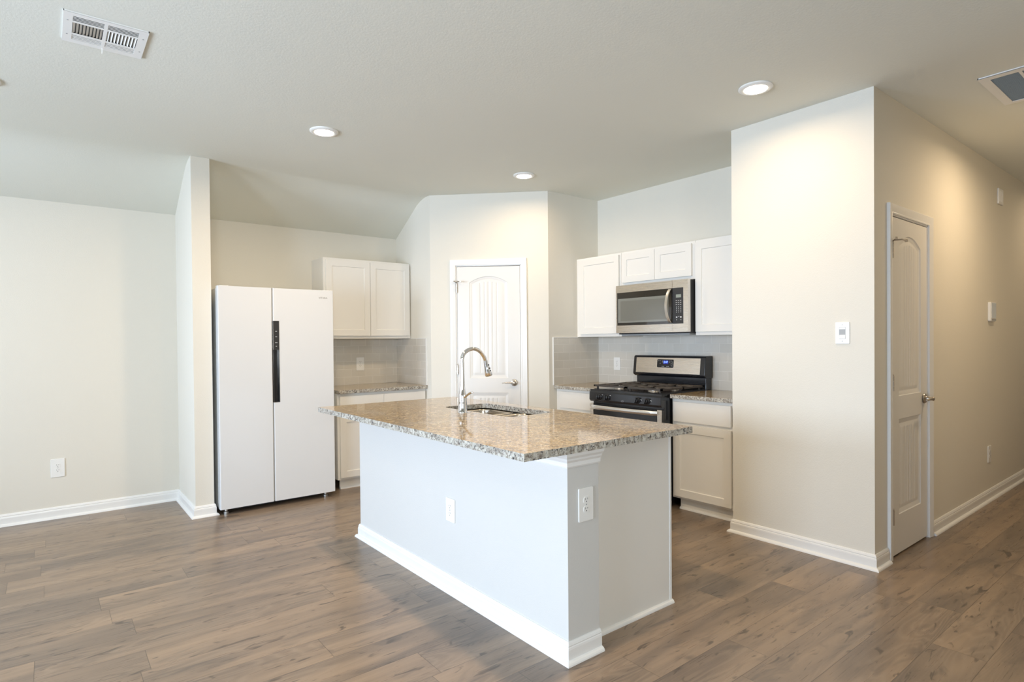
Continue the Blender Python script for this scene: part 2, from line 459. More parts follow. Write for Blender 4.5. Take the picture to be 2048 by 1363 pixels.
# ------------------------------------------------------------------ interior doors
def casing_profile(w):
    return [(0,0),(0,.010),(.006,.0125),(.010,.0105),(w*.55,.0150),(w*.72,.0165),(w-.004,.0175),(w,.013),(w,0)]
def casing(b, u0, u1, zt, w=.057):
    """u0,u1 inner edges, zt inner top; profile swept up, over and down, flat back on wall y=0"""
    pr = casing_profile(w); rows = []
    for (cu, cz, du, dz) in ((u0,0,-1,0),(u0,zt,-1,1),(u1,zt,1,1),(u1,0,1,0)):
        rows.append([b.verts.new((cu+du*d, -hh, cz+dz*d)) for d,hh in pr])
    k = len(pr)
    for A,B in zip(rows, rows[1:]):
        for j in range(k): b.faces.new((A[j], A[(j+1)%k], B[(j+1)%k], B[j]))
    b.faces.new(rows[0]); b.faces.new(rows[-1])
    bmesh.ops.recalc_face_normals(b, faces=b.faces)
def hinge(parent, z, stop=False):
    b = BM(); box(b, -.016, .002, -.003, .0, z, z+.09)
    for k in range(3): lathe(b, [(.0065,z+.001+k*.03),(.0065,z+.029+k*.03)], 12, -.002, -.008, 0)
    lathe(b, [(.004,z+.09),(.0055,z+.096),(.003,z+.10)], 10, -.002, -.008)
    h = obj('hinge', b, NICK, parent)
    if stop:
        b = BM(); ringtube(b, [(-.002,-.008,z+.10),(.0,-.012,z+.106),(.02,-.05,z+.106),(.042,-.062,z+.100)], .0045, 8)
        lathe(b, [(.0085,-.0),(.0085,.012)], 12, .045, -.068, z+.100, axis='y')
        ringtube(b, [(-.002,-.008,z+.10),(-.03,-.035,z+.110)], .004, 8)
        lathe(b, [(.008,-.042),(.008,-.032)], 12, -.034, 0, z+.111, axis='y')
        obj('hinge_stop', b, NICK, h)
def lever(parent, x, z, d):
    b = BM()
    lathe(b, [(.004,0),(.031,0),(.033,-.004),(.030,-.009),(.016,-.013),(.012,-.020),(.012,-.045),(.014,-.052),(.010,-.058),(.002,-.06)], 28, x, 0, z, axis='y')
    ringtube(b, [(x,-.048,z),(x+d*.02,-.050,z+.001),(x+d*.045,-.050,z+.003),(x+d*.07,-.050,z+.002),(x+d*.095,-.049,z-.002),(x+d*.112,-.048,z-.001)],
             [.011,.0105,.0085,.0075,.008,.005], 14, (1,.75))
    obj('door_handle', b, NICK, parent, smooth=True)
def door(name, loc, rz, label, knob_z, hz):
    """slab 0..w at local x, flush with the wall face; recess for jamb behind"""
    t = thing(name, label, 'door', loc, rz, None, 'structure'); w, h = .61, 2.030
    gv = [.610*.5 + k*.040 for k in (-2,-1,0,1,2)]
    prof = [(0,0),(.003,.0045),(.010,.0060),(.022,.0075),(.026,.0095),(.032,.0095),(.050,.0045)]
    b = BM(); panel_slab(b, w, h, .034, [(.118,w-.118,.955,1.875,.062),(.118,w-.118,.235,.815,0)], prof, gv, .0045, y0=.036)
    for v in b.verts: v.co.z += .012
    sl = obj('door_panel', b, DOORP, t, smooth=True)
    b = BM(); casing(b, -.012, w+.012, h+.026); obj('door_casing', b, TRIM, t, smooth=True)
    b = BM()
    for (a,c) in ((-.014,-.003),(w+.003,w+.014)): box(b, a, c, -.0005, .048, 0, h+.028)
    box(b, -.014, w+.014, -.0005, .048, h+.017, h+.028); box(b, -.003, .010, .0385, .049, 0, h+.017); box(b, w-.010, w+.003, .0385, .049, 0, h+.017)
    obj('door_jamb', b, TRIM, t)
    for i,z in enumerate((1.793,1.004,.205)): hinge(t, z, i == 0)
    lever(t, w-.062, knob_z, -1)
    b = BM(); box(b, w-.001, w+.004, .004, .028, knob_z-.03, knob_z+.03); obj('latch_plate', b, NICK, t)
    return t
ud = .264
p = on_diag(ud); door('door_1', (p[0],p[1],0), -PI/4, 'white two-panel arched pantry door on the diagonal wall', .925, None)
door('door_2', (3.940,YH,0), 0, 'narrow white two-panel arched door in the hallway', .925, None)

# ------------------------------------------------------------------ cabinets (local x width, back at y=0, front towards -y)
SH = [(0,0),(.0015,.006),(.004,.0075)]
def shaker(b, x0, x1, z0, z1, y, t=.019, rail=.057, flat=False):
    bb = BM(); w, h = x1-x0, z1-z0
    panel_slab(bb, w, h, t, [] if flat else [(rail,w-rail,rail,h-rail,0)], SH, (), 0, 0)
    for v in bb.verts: v.co += Vector((x0, y, z0))
    me = bpy.data.meshes.new('tmp'); bb.to_mesh(me); bb.free(); b.from_mesh(me); bpy.data.meshes.remove(me)
def upper(name, label, loc, rz, w, z0, z1, doors, depth=.302, group=None, zb=.028, zt=.020):
    t = thing(name, label, 'cabinet', loc, rz, group)
    b = BM(); box(b, 0, w, -depth+.018, -.001, z0+.012, z1)
    box(b, 0, .016, -depth+.018, -.001, z0, z0+.012); box(b, w-.016, w, -depth+.018, -.001, z0, z0+.012)
    obj('cabinet_body', b, CAB, t, .001)
    b = BM()   # face frame
    box(b, 0, .036, -depth, -depth+.018, z0, z1); box(b, w-.036, w, -depth, -depth+.018, z0, z1)
    box(b, .036, w-.036, -depth, -depth+.018, z0, z0+.036); box(b, .036, w-.036, -depth, -depth+.018, z1-.036, z1)
    obj('face_frame', b, CAB, t, .0015)
    for (a,c) in doors:
        b = BM(); shaker(b, a, c, z0+zb, z1-zt, -depth-.0005); obj('cabinet_door', b, CAB, t, .0012)
    return t
# alcove upper
upper('upper_cabinet', 'white two-door upper cabinet above the alcove counter right of refrigerator', (2.031,YL,0), 0, .905, 1.360, 2.122,
      [(.020,.459),(.463,.890)], .300, 'white shaker upper cabinets')
y_ = YD - .001
upper('upper_cabinet', 'white single-door upper cabinet left of the microwave', (XS,y_,0), -PI/2, .572, 1.356, 2.122, [(.054,.556)], .302, 'white shaker upper cabinets')
upper('upper_cabinet', 'short white two-door cabinet directly above the microwave', (XS,y_-.574,0), -PI/2, .780, 1.812, 2.122, [(.020,.386),(.389,.755)], .302, 'white shaker upper cabinets')
upper('upper_cabinet', 'white single-door upper cabinet right of the microwave', (XS,y_-1.356,0), -PI/2, .590, 1.356, 2.122, [(.010,.570)], .302, 'white shaker upper cabinets')

CT, CB = .897, .866
def base(name, label, loc, rz, w, drawers, doors, depth=.585, toe=(.035,0), group='white shaker base cabinets'):
    t = thing(name, label, 'cabinet', loc, rz, group)
    b = BM(); box(b, 0, w, -depth+.018, -.001, .090, CB-.001); obj('cabinet_body', b, CAB, t, .001)
    b = BM()
    box(b, 0, .036, -depth, -depth+.018, .090, CB-.001); box(b, w-.036, w, -depth, -depth+.018, .090, CB-.001)
    for z in (.090, .655, CB-.037): box(b, .036, w-.036, -depth, -depth+.018, z, z+.036)
    obj('face_frame', b, CAB, t, .0015)
    for (a,c) in drawers:
        b = BM(); shaker(b, a, c, .688, .842, -depth-.0005, flat=True); obj('drawer', b, CAB, t, .002)
    for (a,c) in doors:
        b = BM(); shaker(b, a, c, .108, .664, -depth-.0005); obj('cabinet_door', b, CAB, t, .0012)
    b = BM(); box(b, toe[0], w-toe[1], -depth+.045, -depth+.060, 0, .090); obj('toe_kick', b, CAB, t)
    b = BM(); sweep(b, [(toe[0],-depth+.045+.014),(w-toe[1],-depth+.045+.014)], SP); obj('shoe_molding', b, TRIM, t)
    return t
base('base_cabinet', 'white base cabinet under alcove counter beside the refrigerator', (2.031,YL,0), 0, .905, [(.020,.446),(.449,.890)], [(.020,.446),(.449,.890)], .600)
base('base_cabinet', 'white base cabinet left of the gas range', (XS,y_,0), -PI/2, .556, [(.054,.540)], [(.054,.540)])
base('base_cabinet', 'white base cabinet with one drawer and door, right of the gas range', (XS,y_-1.334,0), -PI/2, .612, [(.020,.512)], [(.020,.512)], toe=(.04,0))

def slab_mesh(b, x0, x1, y0, y1, z0, z1):
    box(b, x0, x1, y0, y1, z0, z1)
    b.faces.ensure_lookup_table()
    for f in b.faces: 
        f.normal_update(); f.material_index = 0 if abs(f.normal.z) > .5 else 1
def counter(name, label, x0, x1, y0, y1, grp='granite counters along the walls'):
    b = BM(); slab_mesh(b, x0, x1, y0, y1, CB, CT)
    return tag(obj(name, b, [GRAN, GEDGE], bevel=.003), label, 'countertop', grp)
counter('countertop', 'speckled granite counter beside the refrigerator', 2.025, XA-.001, YL-.640, YL-.001)
counter('countertop', 'speckled granite counter left of the gas range', XS-.622, XS-.001, 3.622, YD-.001)
counter('countertop', 'speckled granite counter right of the gas range', XS-.622, XS-.001, YE+.001, 2.838)

# backsplashes
def splash(name, label, segs, edges):
    b = BM()
    for s_ in segs: box(b, *s_)
    o = tag(obj(name, b, TILE), label, 'backsplash')
    b = BM()
    for e in edges: box(b, *e)
    obj('edge_trim', b, TRIM, o)
splash('tile_backsplash', 'grey subway tile backsplash wrapping the corner beside the refrigerator',
       [(2.031,XA-.0005,YL-.009,YL-.0005,CT+.0008,1.358),(XA-.009,XA-.0005,5.072,YL-.009,CT+.0008,1.356)],
       [(XA-.011,XA-.0004,5.064,5.072,CT+.0008,1.361),(XA-.011,XA-.0004,5.072,YL-.32,1.356,1.361)])
splash('tile_backsplash', 'grey subway tile backsplash behind and left of the gas range',
       [(3.806,XS-.0005,YD-.009,YD-.0005,CT+.0008,1.352),(XS-.009,XS-.0005,YE+.0005,YD-.009,CT+.0008,1.355)],
       [(3.798,3.806,YD-.011,YD-.0004,CT+.0008,1.357),(3.806,4.128,YD-.011,YD-.0004,1.352,1.357)])

# ------------------------------------------------------------------ refrigerator
fr = thing('refrigerator', 'white side-by-side refrigerator with black handle recess in the alcove', 'refrigerator', (1.030,4.920,0))
FWd, FH = .908, 1.768
b = BM(); box(b, .004, FWd-.004, .060, .735, .045, FH-.012); obj('cabinet_body', b, FSIDE, fr, .006)
b = BM(); box(b, .010, FWd-.010, .055, .062, .060, FH-.03); obj('door_gasket', b, GREYP, fr)
sx = .404
def fdoor(x0, x1, notch):
    b = BM(); r = .008
    def outl(x0, x1):
        return [(x0,.056),(x0,.006),(x0+.002,.002),(x0+.006,0),(x1-.006,0),(x1-.002,.002),(x1,.006),(x1,.056)]
    if notch:
        prism(b, outl(x0,x1), .046, .843); prism(b, outl(x0,x1), 1.504, FH)
        prism(b, [(x0+.048,.056),(x0+.048,0),(x1-.006,0),(x1-.002,.002),(x1,.006),(x1,.056)], .843, 1.504)
        bmesh.ops.remove_doubles(b, verts=b.verts, dist=1e-5)
    else: prism(b, outl(x0,x1), .046, FH)
    return obj('refrigerator_door', b, FRDG, fr)
fdoor(0, sx-.005, False); d2 = fdoor(sx+.003, FWd, True)
b = BM(); box(b, sx-.004, sx+.006, .012, .05, .05, FH-.004); obj('center_gasket', b, GREYP, fr)
b = BM(); box(b, sx-.004, sx+.051, .030, .045, .846, 1.268); box(b, sx-.0035, sx+.002, .004, .032, .846, 1.5)
box(b, sx+.0475, sx+.051, .003, .032, .846, 1.268); obj('handle_recess', b, BLACK, d2)
cp = None
b = BM(); box(b, sx+.002, sx+.050, .001, .030, 1.268, 1.503); cp = obj('control_panel', b, BLKM, d2, .001)
b = BM(); box(b, sx+.0485, sx+.051, -.0008, .01, .846, 1.503); box(b, sx+.001, sx+.0030, -.0008, .01, 1.27, 1.503); obj('silver_edge', b, SILV, d2)
for z,w in ((1.419,.013),(1.375,.014),(1.327,.018),(1.298,.010)):
    b = BM(); box(b, sx+.026-w/2, sx+.026+w/2, .0002, .0012, z-.0015, z+.0015); obj('panel_mark', b, WTXT, cp)
for sgn,x0 in ((1,.03),(1,.045)): pass
text('brand_lettering', 'VITARA', .021, GTXT, d2, (.819,-.0005,1.702), (PI/2,0,0), sx=1.05)
for x in (.055, .845):
    b = BM(); lathe(b, [(.020,0),(.020,.014),(.012,.018),(.012,.046)], 18, x, .070, 0); box(b, x-.05, x+.06, .03, .10, .040, .048)
    obj('leveling_foot', b, ALU, fr, smooth=True)
for x in (.05, FWd-.05):
    b = BM(); box(b, x-.035, x+.035, .020, .12, FH-.012, FH+.006); obj('hinge_cover', b, FRDG, fr, .004)
b = BM(); box(b, .10, .80, .10, .12, .012, .046); obj('base_grille', b, BLKM, fr)

# ------------------------------------------------------------------ kitchen island
IX0, IX1, IY0, IY1 = 1.664, 2.457, 1.747, 3.785
isl = thing('kitchen_island', 'white kitchen island base with half wall and baseboard', 'kitchen island', (IX0,IY0,0))
def L(x, y): return (x-IX0, y-IY0)
HX = .183   # half wall thickness
DY = .080   # end panel set back
b = BM(); box(b, 0, HX, 0, IY1-IY0, 0, CB-.001); obj('half_wall', b, ISL, isl)
b = BM(); box(b, HX, IX1-IX0-.004, DY, DY+.016, .004, CB-.001); obj('end_panel', b, CAB, isl)
b = BM(); box(b, IX1-IX0-.016, IX1-IX0, DY-.004, DY+.016, .004, CB-.001); obj('corner_trim', b, TRIM, isl, .003)
b = BM(); yy = IY1-IY0
box(b, HX, IX1-IX0-.02, yy-.016, yy, .004, CB-.001); box(b, HX, IX1-IX0-.02, DY+.016, yy-.016, .09, .105)
box(b, IX1-IX0-.02, IX1-IX0-.002, DY+.016, yy, .09, .13); box(b, IX1-IX0-.02, IX1-IX0-.002, DY+.016, yy, .83, CB-.001)
for k in range(5):
    q = DY+.016 + (yy-DY-.016-.04)*k/4; box(b, IX1-IX0-.02, IX1-IX0-.002, q, q+.04, .13, .83)
box(b, IX1-IX0-.075, IX1-IX0-.06, DY+.016, yy-.016, 0, .09)
obj('cabinet_body', b, CAB, isl)
for k in range(4):
    q = DY+.035 + (yy-DY-.05)*k/4; wd = (yy-DY-.05)/4-.006
    b = BM(); shaker(b, 0, wd, .12, .84, 0)
    obj('cabinet_door', b, CAB, isl, .0012, loc=(IX1-IX0-.001, q, 0), rot=(0,0,PI/2))
pth = [(HX,yy),(0,yy),(0,0),(HX,0)]
b = BM(); sweep(b, pth, BP, -1); bb_ = obj('baseboard', b, TRIM, isl)
b = BM(); sweep(b, pth, SP, -1); obj('shoe_molding', b, TRIM, isl)
b = BM(); sweep(b, [(HX,DY),(IX1-IX0+.002,DY)], [(a-.014,z) for a,z in SP], -1); obj('quarter_round', b, TRIM, isl)
CR = [(0,.800),(.006,.800),(.009,.806),(.010,.822),(.017,.832),(.019,.840),(.030,.852),(.034,CB-.001),(0,CB-.001)]
b = BM(); sweep(b, [(HX,yy),(0,yy),(0,0),(HX+.004,0)], CR, -1); obj('cornice_molding', b, TRIM, isl)

# island top with sink cut-out
def plate_hole(outer, hole, z0, z1):
    b = BM()
    for z in (z0, z1):
        vs_ = [[b.verts.new((x,y,z)) for x,y in lp] for lp in (outer, hole)]
        es = []
        for lp in vs_:
            for i in range(len(lp)): es.append(b.edges.new((lp[i], lp[(i+1)%len(lp)])))
        bmesh.ops.triangle_fill(b, use_beauty=True, use_dissolve=False, edges=es, normal=(0,0,1))
        if z == z0: lo = vs_
        else: hi = vs_
    for a,c in zip(lo, hi):
        n = len(a)
        for i in range(n):
            f = b.faces.new((a[i], a[(i+1)%n], c[(i+1)%n], c[i])); f.material_index = 1
    bmesh.ops.recalc_face_normals(b, faces=b.faces)
    return b
def bumpy(x0, x1, y0, y1, step=.012, amp=.0016):
    """slightly hand-dressed edge outline"""
    c = [(x0,y0),(x1,y0),(x1,y1),(x0,y1)]; out = []
    for (ax,ay),(bx,by) in zip(c, c[1:]+c[:1]):
        n = max(2, int(math.hypot(bx-ax, by-ay)/step)); nx, ny = (by-ay), -(bx-ax); l = math.hypot(nx,ny); nx/=l; ny/=l
        for k in range(n):
            d = 0 if k == 0 else random.uniform(-amp, amp)
            out.append((ax+(bx-ax)*k/n+nx*d, ay+(by-ay)*k/n+ny*d))
    return out
TX0, TX1, TY0, TY1 = 1.404, 2.470, 1.708, 3.852
SKX0, SKX1, SKY0, SKY1 = 2.022, 2.366, 2.590, 3.292
b = plate_hole(bumpy(TX0, TX1, TY0, TY1), rrect(SKX0, SKX1, SKY0, SKY1, .055), CB, CT)
tag(obj('countertop', b, [GRAN, GEDGE]), 'large polished granite island top with sink cut-out', 'countertop')
b = BM()
# double bowl sink under the cut-out
sk = thing('kitchen_sink', 'stainless double-bowl undermount sink in the island top', 'sink', ((SKX0+SKX1)/2, (SKY0+SKY1)/2, CB-.21))
cx_, cy_ = (SKX0+SKX1)/2, (SKY0+SKY1)/2
def bowl(y0, y1, dep):
    b = BM(); rings = []
    for (ins, z) in ((0,CB-.0015),(.003,CB-.02),(.008,CB-dep*.6),(.014,CB-dep+.03),(.030,CB-dep+.008),(.055,CB-dep)):
        pts = rrect(SKX0-.006+ins-cx_, SKX1+.006-ins-cx_, y0+ins-cy_, y1-ins-cy_, max(.02,.06-ins*.4), 6)
        rings.append([b.verts.new((x,y,z-(CB-.21))) for x,y in pts])
    for a,c in zip(rings, rings[1:]):
        n = len(a)
        for i in range(n): b.faces.new((a[i], a[(i+1)%n], c[(i+1)%n], c[i]))
    b.faces.new(rings[-1])
    bmesh.ops.recalc_face_normals(b, faces=b.faces)
    for f in b.faces: f.normal_flip()
    o = obj('sink_bowl', b, SINKM, sk, smooth=True)
    so = o.modifiers.new('s', 'SOLIDIFY'); so.thickness = .0015; so.offset = -1
    b = BM(); lathe(b, [(.044,.0005),(.042,.003),(.030,.0015),(.004,.001)], 24, 0, (y0+y1)/2-cy_, .21-dep+.0005); obj('sink_drain', b, CHROME, o, smooth=True)
bowl(2.955, SKY1+.006, .205); bowl(SKY0-.006, 2.915, .175)
b = BM(); box(b, SKX0-.02-cx_, SKX1+.02-cx_, 2.913-cy_, 2.957-cy_, .185, .199); obj('sink_divider', b, SINKM, sk, .004)

# faucet
fa = thing('kitchen_faucet', 'chrome gooseneck pull-down faucet on the island top', 'faucet', (1.951,2.950,CT))
b = BM(); lathe(b, [(.029,0),(.029,.003),(.0275,.006),(.0272,.060),(.0262,.085),(.0225,.110),(.0180,.135),(.0152,.165),(.0138,.20),(.0130,.24),(.0128,.305)], 32)
obj('faucet_body', b, CHROME, fa, smooth=True)
cp_ = [(0,.300),(.002,.328),(.012,.350),(.030,.366),(.055,.377),(.085,.381),(.112,.374),(.136,.360),(.156,.338),(.168,.318),(.1745,.300)]
# smooth the centreline
def catmull(P, n=5):
    out = []
    for i in range(len(P)-1):
        p0 = P[max(i-1,0)]; p1 = P[i]; p2 = P[i+1]; p3 = P[min(i+2,len(P)-1)]
        for k in range(n):
            t = k/n; out.append(tuple(.5*((2*p1[j])+(-p0[j]+p2[j])*t+(2*p0[j]-5*p1[j]+4*p2[j]-p3[j])*t*t+(-p0[j]+3*p1[j]-3*p2[j]+p3[j])*t**3) for j in range(len(p1))))
    return out+[P[-1]]
b = BM(); ringtube(b, [(x,0,z) for x,z in catmull(cp_)], .0115, 20); obj('spout', b, CHROME, fa, smooth=True)
b = BM(); hp = [(.172,.308),(.1755,.296),(.178,.285),(.184,.262),(.191,.235),(.196,.215),(.197,.211)]
ringtube(b, [(x,0,z) for x,z in hp], [.0125,.0140,.0145,.0175,.0215,.0225,.020], 24); hd = obj('spray_head', b, CHROME, fa, smooth=True)
hdir = Vector((.197-.172, 0, .211-.308)).normalized()
for t_, r_ in ((.030,.0055),(.052,.0065),(.068,.0065)):
    c_ = Vector((.172,0,.308)) + hdir*t_; rad = .0145 + (t_-.015)*.095
    nrm = Vector((.45,-.89,.05)).normalized(); b = BM()
    ringtube(b, [c_+nrm*(rad-.004), c_+nrm*(rad+.0006), c_+nrm*(rad+.0016)], [r_,r_,r_*.7], 14)
    obj('spray_button', b, BLKM, hd, smooth=True)
b = BM(); ringtube(b, [(.0,-.018,.098),(.0,-.034,.102),(.0,-.040,.104)], [.011,.011,.006], 16)
ringtube(b, [(.0,-.036,.100),(0,-.060,.112),(0,-.085,.124),(0,-.105,.128),(0,-.112,.127)], [.008,.0085,.010,.0085,.003], 16, (1.1,.6))
obj('faucet_lever', b, CHROME, fa, smooth=True)

# ------------------------------------------------------------------ gas range (local x = -world y, front towards world -x)
RY0 = 3.612; RW = .762; RD = XS-3.715   # front of control panel at x = 3.715
rg = thing('gas_range', 'black and stainless freestanding gas range with clock display', 'stove', (XS-.012,RY0,0), -PI/2)
F = -(RD-.012)    # local y of front plane
b = BM(); box(b, .004, RW-.004, F+.045, -.012, .055, .880); obj('oven_body', b, BLACK, rg, .003)
b = BM(); prism(b, [(F+.046,.795),(F+.012,.795),(F-.002,.812),(F,.872),(F+.010,.888),(F+.046,.888)], 0.0, RW, 'x')
kp = obj('control_panel', b, BLACK, rg, .002)
b = BM(); box(b, 0, RW, F+.010, -.070, .884, .900); box(b, .02, RW-.02, F+.04, -.09, .899, .9035)
obj('cooktop', b, BLACK, rg, .006, seg=3)
for i,x in enumerate((.118,.208,.532,.628)):
    b = BM()
    lathe(b, [(.026,0),(.026,-.005),(.021,-.008),(.019,-.024),(.017,-.027),(.004,-.028)], 24, 0, 0, 0, axis='y')
    a = BM(); box(a, -.0065, .0065, -.036, -.008, -.021, .021)
    me = bpy.data.meshes.new('tmp'); a.to_mesh(me); a.free(); b.from_mesh(me); bpy.data.meshes.remove(me)
    k = obj('burner_knob', b, BLACK, rg, .002, smooth=True, loc=(x, F-.001, .838), rot=(-.05, 0.35 if i > 1 else .0, 0))
    b = BM(); box(b, .028, .040, -.0022, .0, .018, .0205); obj('knob_mark', b, WTXT, k)
# grates and burners
def grate(x0, x1):
    b = BM(); yf, yb = F+.035, -.110; z = .935; r = .0075
    def bar(p, q, rr=r):
        ringtube(b, [p, q], rr, 6)
    def sq(xa, xb, ya, yb_, za, zb): box(b, xa, xb, ya, yb_, za, zb)
    sq(x0, x1, yf, yf+.016, z-.012, z+.002); sq(x0, x1, yb-.016, yb, z-.012, z+.002)
    sq(x0, x0+.016, yf, yb, z-.012, z+.002); sq(x1-.016, x1, yf, yb, z-.012, z+.002)
    ym = (yf+yb)/2; sq(x0, x1, ym-.009, ym+.009, z-.012, z+.002)
    xm = (x0+x1)/2
    for cy in ((yf+ym)/2, (ym+yb)/2):
        for a in range(4):
            an = PI/4+a*PI/2 if False else a*PI/2
            dx, dy = math.cos(an), math.sin(an)
            L1 = (x1-x0)/2 if abs(dx) > .5 else (ym-yf)/2
            p1 = (xm+dx*L1*.98, cy+dy*L1*.98, z-.003); p2 = (xm+dx*.028, cy+dy*.028, z-.001)
            ringtube(b, [p1,p2], .0078, 6)
        for sx_ in (-1,1):
            for sy_ in (-1,1):
                ringtube(b, [(xm+sx_*(x1-x0)*.47, cy+sy_*(ym-yf)*.46, z-.003),(xm+sx_*.036, cy+sy_*.036, z-.001)], .0068, 6)
    for xx in (x0+.03, x1-.03):
        for yy_ in (yf+.02, ym, yb-.02): sq(xx-.006, xx+.006, yy_-.006, yy_+.006, .9035, z-.004)
    obj('grate', b, IRON, rg)
grate(.018, RW/2-.003); grate(RW/2+.003, RW-.018)
yf, yb = F+.035, -.110; ym = (yf+yb)/2
for xm in ((.018+RW/2)/2, (RW/2+RW-.018)/2):
    for cy in ((yf+ym)/2, (ym+yb)/2):
        b = BM(); lathe(b, [(.052,.9035),(.050,.908),(.036,.909),(.035,.916),(.032,.917)], 28, xm, cy, 0); bu = obj('burner', b, ALU, rg, smooth=True)
        b = BM(); lathe(b, [(.033,.9172),(.034,.922),(.030,.925),(.004,.926)], 28, xm, cy, 0); obj('burner_cap', b, BLKM, bu, smooth=True)
# back guard
b = BM(); box(b, .012, RW-.012, -.085, -.004, .895, 1.010); obj('backguard_riser', b, BLACK, rg, .004)
b = BM(); prism(b, [(-.004,.995),(-.100,.995),(-.122,1.008),(-.125,1.020),(-.108,1.166),(-.100,1.178),(-.085,1.182),(-.004,1.182)], 0, RW, 'x')
bgd = obj('backguard', b, BLACK, rg, .005)
tl = math.atan2(.017, .146)
def bgp(x, s, off):      # point on the sloping face of the backguard, s = height along it
    return (x, -.125+.017*(s/.146)-off, 1.020+s)
b = BM(); V = [bgp(.034,.006,.0015), bgp(RW-.046,.006,.0015), bgp(RW-.046,.142,.0015), bgp(.034,.142,.0015)]
V2 = [bgp(.034,.006,-.002), bgp(RW-.046,.006,-.002), bgp(RW-.046,.142,-.002), bgp(.034,.142,-.002)]
vv = [b.verts.new(q) for q in V+V2]
for f in ((0,1,2,3),(7,6,5,4),(0,4,5,1),(1,5,6,2),(2,6,7,3),(3,7,4,0)): b.faces.new([vv[i] for i in f])
bmesh.ops.recalc_face_normals(b, faces=b.faces)
sp_ = obj('steel_fascia', b, STEEL, bgd)
b = BM(); pr = rrect(.272, .448, .056, .128, .010, 4)
for off in (.0018, .0030): pass
lo = [b.verts.new(bgp(x, s_, .001)) for x,s_ in pr]; hi = [b.verts.new(bgp(x, s_, .0032)) for x,s_ in pr]
b.faces.new(hi); n = len(pr)
for i in range(n): b.faces.new((lo[i], lo[(i+1)%n], hi[(i+1)%n], hi[i]))
bmesh.ops.recalc_face_normals(b, faces=b.faces)
ck = obj('clock_panel', b, BLACK, bgd)
BLUE = emis('clock_digits', (.12,.22,1.0), 5.0); BLUE2 = emis('clock_glow', (.01,.02,.45), .7)
b = BM(); q = [bgp(.338,.088,.0036), bgp(.392,.088,.0036), bgp(.392,.119,.0036), bgp(.338,.119,.0036)]; b.faces.new([b.verts.new(p_) for p_ in q])
obj('display_window', b, BLUE2, ck)
text('clock_digits', '2:47', .027, BLUE, ck, bgp(.365,.1035,.0040), (PI/2-tl,0,0), .0002)
def mark(x, s_, w, h):
    b = BM(); b.faces.new([b.verts.new(bgp(*p_, .0036)) for p_ in ((x-w/2,s_-h/2),(x+w/2,s_-h/2),(x+w/2,s_+h/2),(x-w/2,s_+h/2))]); obj('panel_mark', b, WTXT, ck)
for x in (.290,.310): mark(x, .114, .008, .0022)
for x,s_ in ((.330,.113),(.330,.105),(.306,.092),(.408,.114),(.424,.114),(.436,.106),(.408,.104),(.424,.096),(.436,.090),(.424,.080),(.434,.072)): mark(x, s_, .006, .003)
for x in (.330,.345,.380,.395): mark(x, .067, .010, .004)
# oven door
b = BM(); box(b, .002, RW-.002, F+.010, F+.044, .175, .775); od = obj('oven_door', b, BLACK, rg, .003)
b = BM()
for (a,c) in ((.0,.040),(RW-.040,RW)): box(b, a, c, F+.004, F+.0105, .175, .776)
box(b, .040, RW-.040, F+.004, F+.0105, .175, .235); obj('steel_border', b, STEEL, od, .001)
b = BM(); box(b, .085, RW-.085, F+.0085, F+.0105, .27, .66); obj('oven_window', b, simple('oven_glass', (.03,.032,.034), .05, spec=.8), od)
b = BM(); N = 20; rows = []
for i in range(N+1):
    x = .030 + (RW-.060)*i/N; u = abs(2*i/N-1); o_ = -.038 + .020*(u**3); o_ = min(o_, -.004)
    if u > .93: o_ = -.006
    rows.append([b.verts.new((x, F+o_+dy, z_)) for dy,z_ in ((0,.768),(-.006,.756),(-.006,.744),(0,.733),(.008,.735),(.008,.766))])
for A,B in zip(rows, rows[1:]):
    for j in range(6): b.faces.new((A[j], A[(j+1)%6], B[(j+1)%6], B[j]))
b.faces.new(rows[0]); b.faces.new(rows[-1]); bmesh.ops.recalc_face_normals(b, faces=b.faces)
obj('oven_handle', b, SILV, od, smooth=True)
b = BM(); box(b, .002, RW-.002, F+.010, F+.044, .060, .168); dr = obj('storage_drawer', b, BLACK, rg, .003)
for x in (.03, RW-.03):
    for y in (F+.07, -.06):
        b = BM(); lathe(b, [(.016,0),(.016,.012),(.008,.014),(.008,.056)], 14, x, y, 0); box(b, x-.02, x+.02, y-.02, y+.02, .04, .056); obj('leveling_foot', b, ALU, rg)

# ------------------------------------------------------------------ microwave
MD = XS-4.030
mw = thing('microwave', 'stainless over-the-range microwave below the short upper cabinet', 'microwave', (XS-.001,3.5795,0), -PI/2)
G = -(MD-.001); MW_ = .757; Z0, Z1 = 1.385, 1.808
b = BM(); box(b, .003, MW_-.003, G+.035, -.002, Z0-.012, Z1-.001); obj('microwave_body', b, BLKM, mw, .002)
b = BM(); box(b, .02, MW_-.02, G+.05, -.03, Z0-.022, Z0-.011); obj('vent_underside', b, GREYP, mw)
SM = .608
def frame(b, x0, x1, z0, z1, ix0, ix1, iz0, iz1, y0, y1):
    box(b, x0, x1, y0, y1, z0, iz0); box(b, x0, x1, y0, y1, iz1, z1); box(b, x0, ix0, y0, y1, iz0, iz1)
    if ix1 < x1: box(b, ix1, x1, y0, y1, iz0, iz1)
b = BM(); frame(b, 0, SM-.001, Z0, Z1, .012, SM-.001, 1.452, 1.744, G, G+.035); md = obj('microwave_door', b, STEEL, mw)
b = BM(); frame(b, SM+.001, MW_, Z0, Z1, SM+.001, .714, 1.452, 1.744, G, G+.035); mp = obj('control_fascia', b, STEEL, mw)
WIN = simple('microwave_window_reflection', (.20,.205,.185), .12, spec=.9)  # grey lightened to stand for the room reflected in the glass
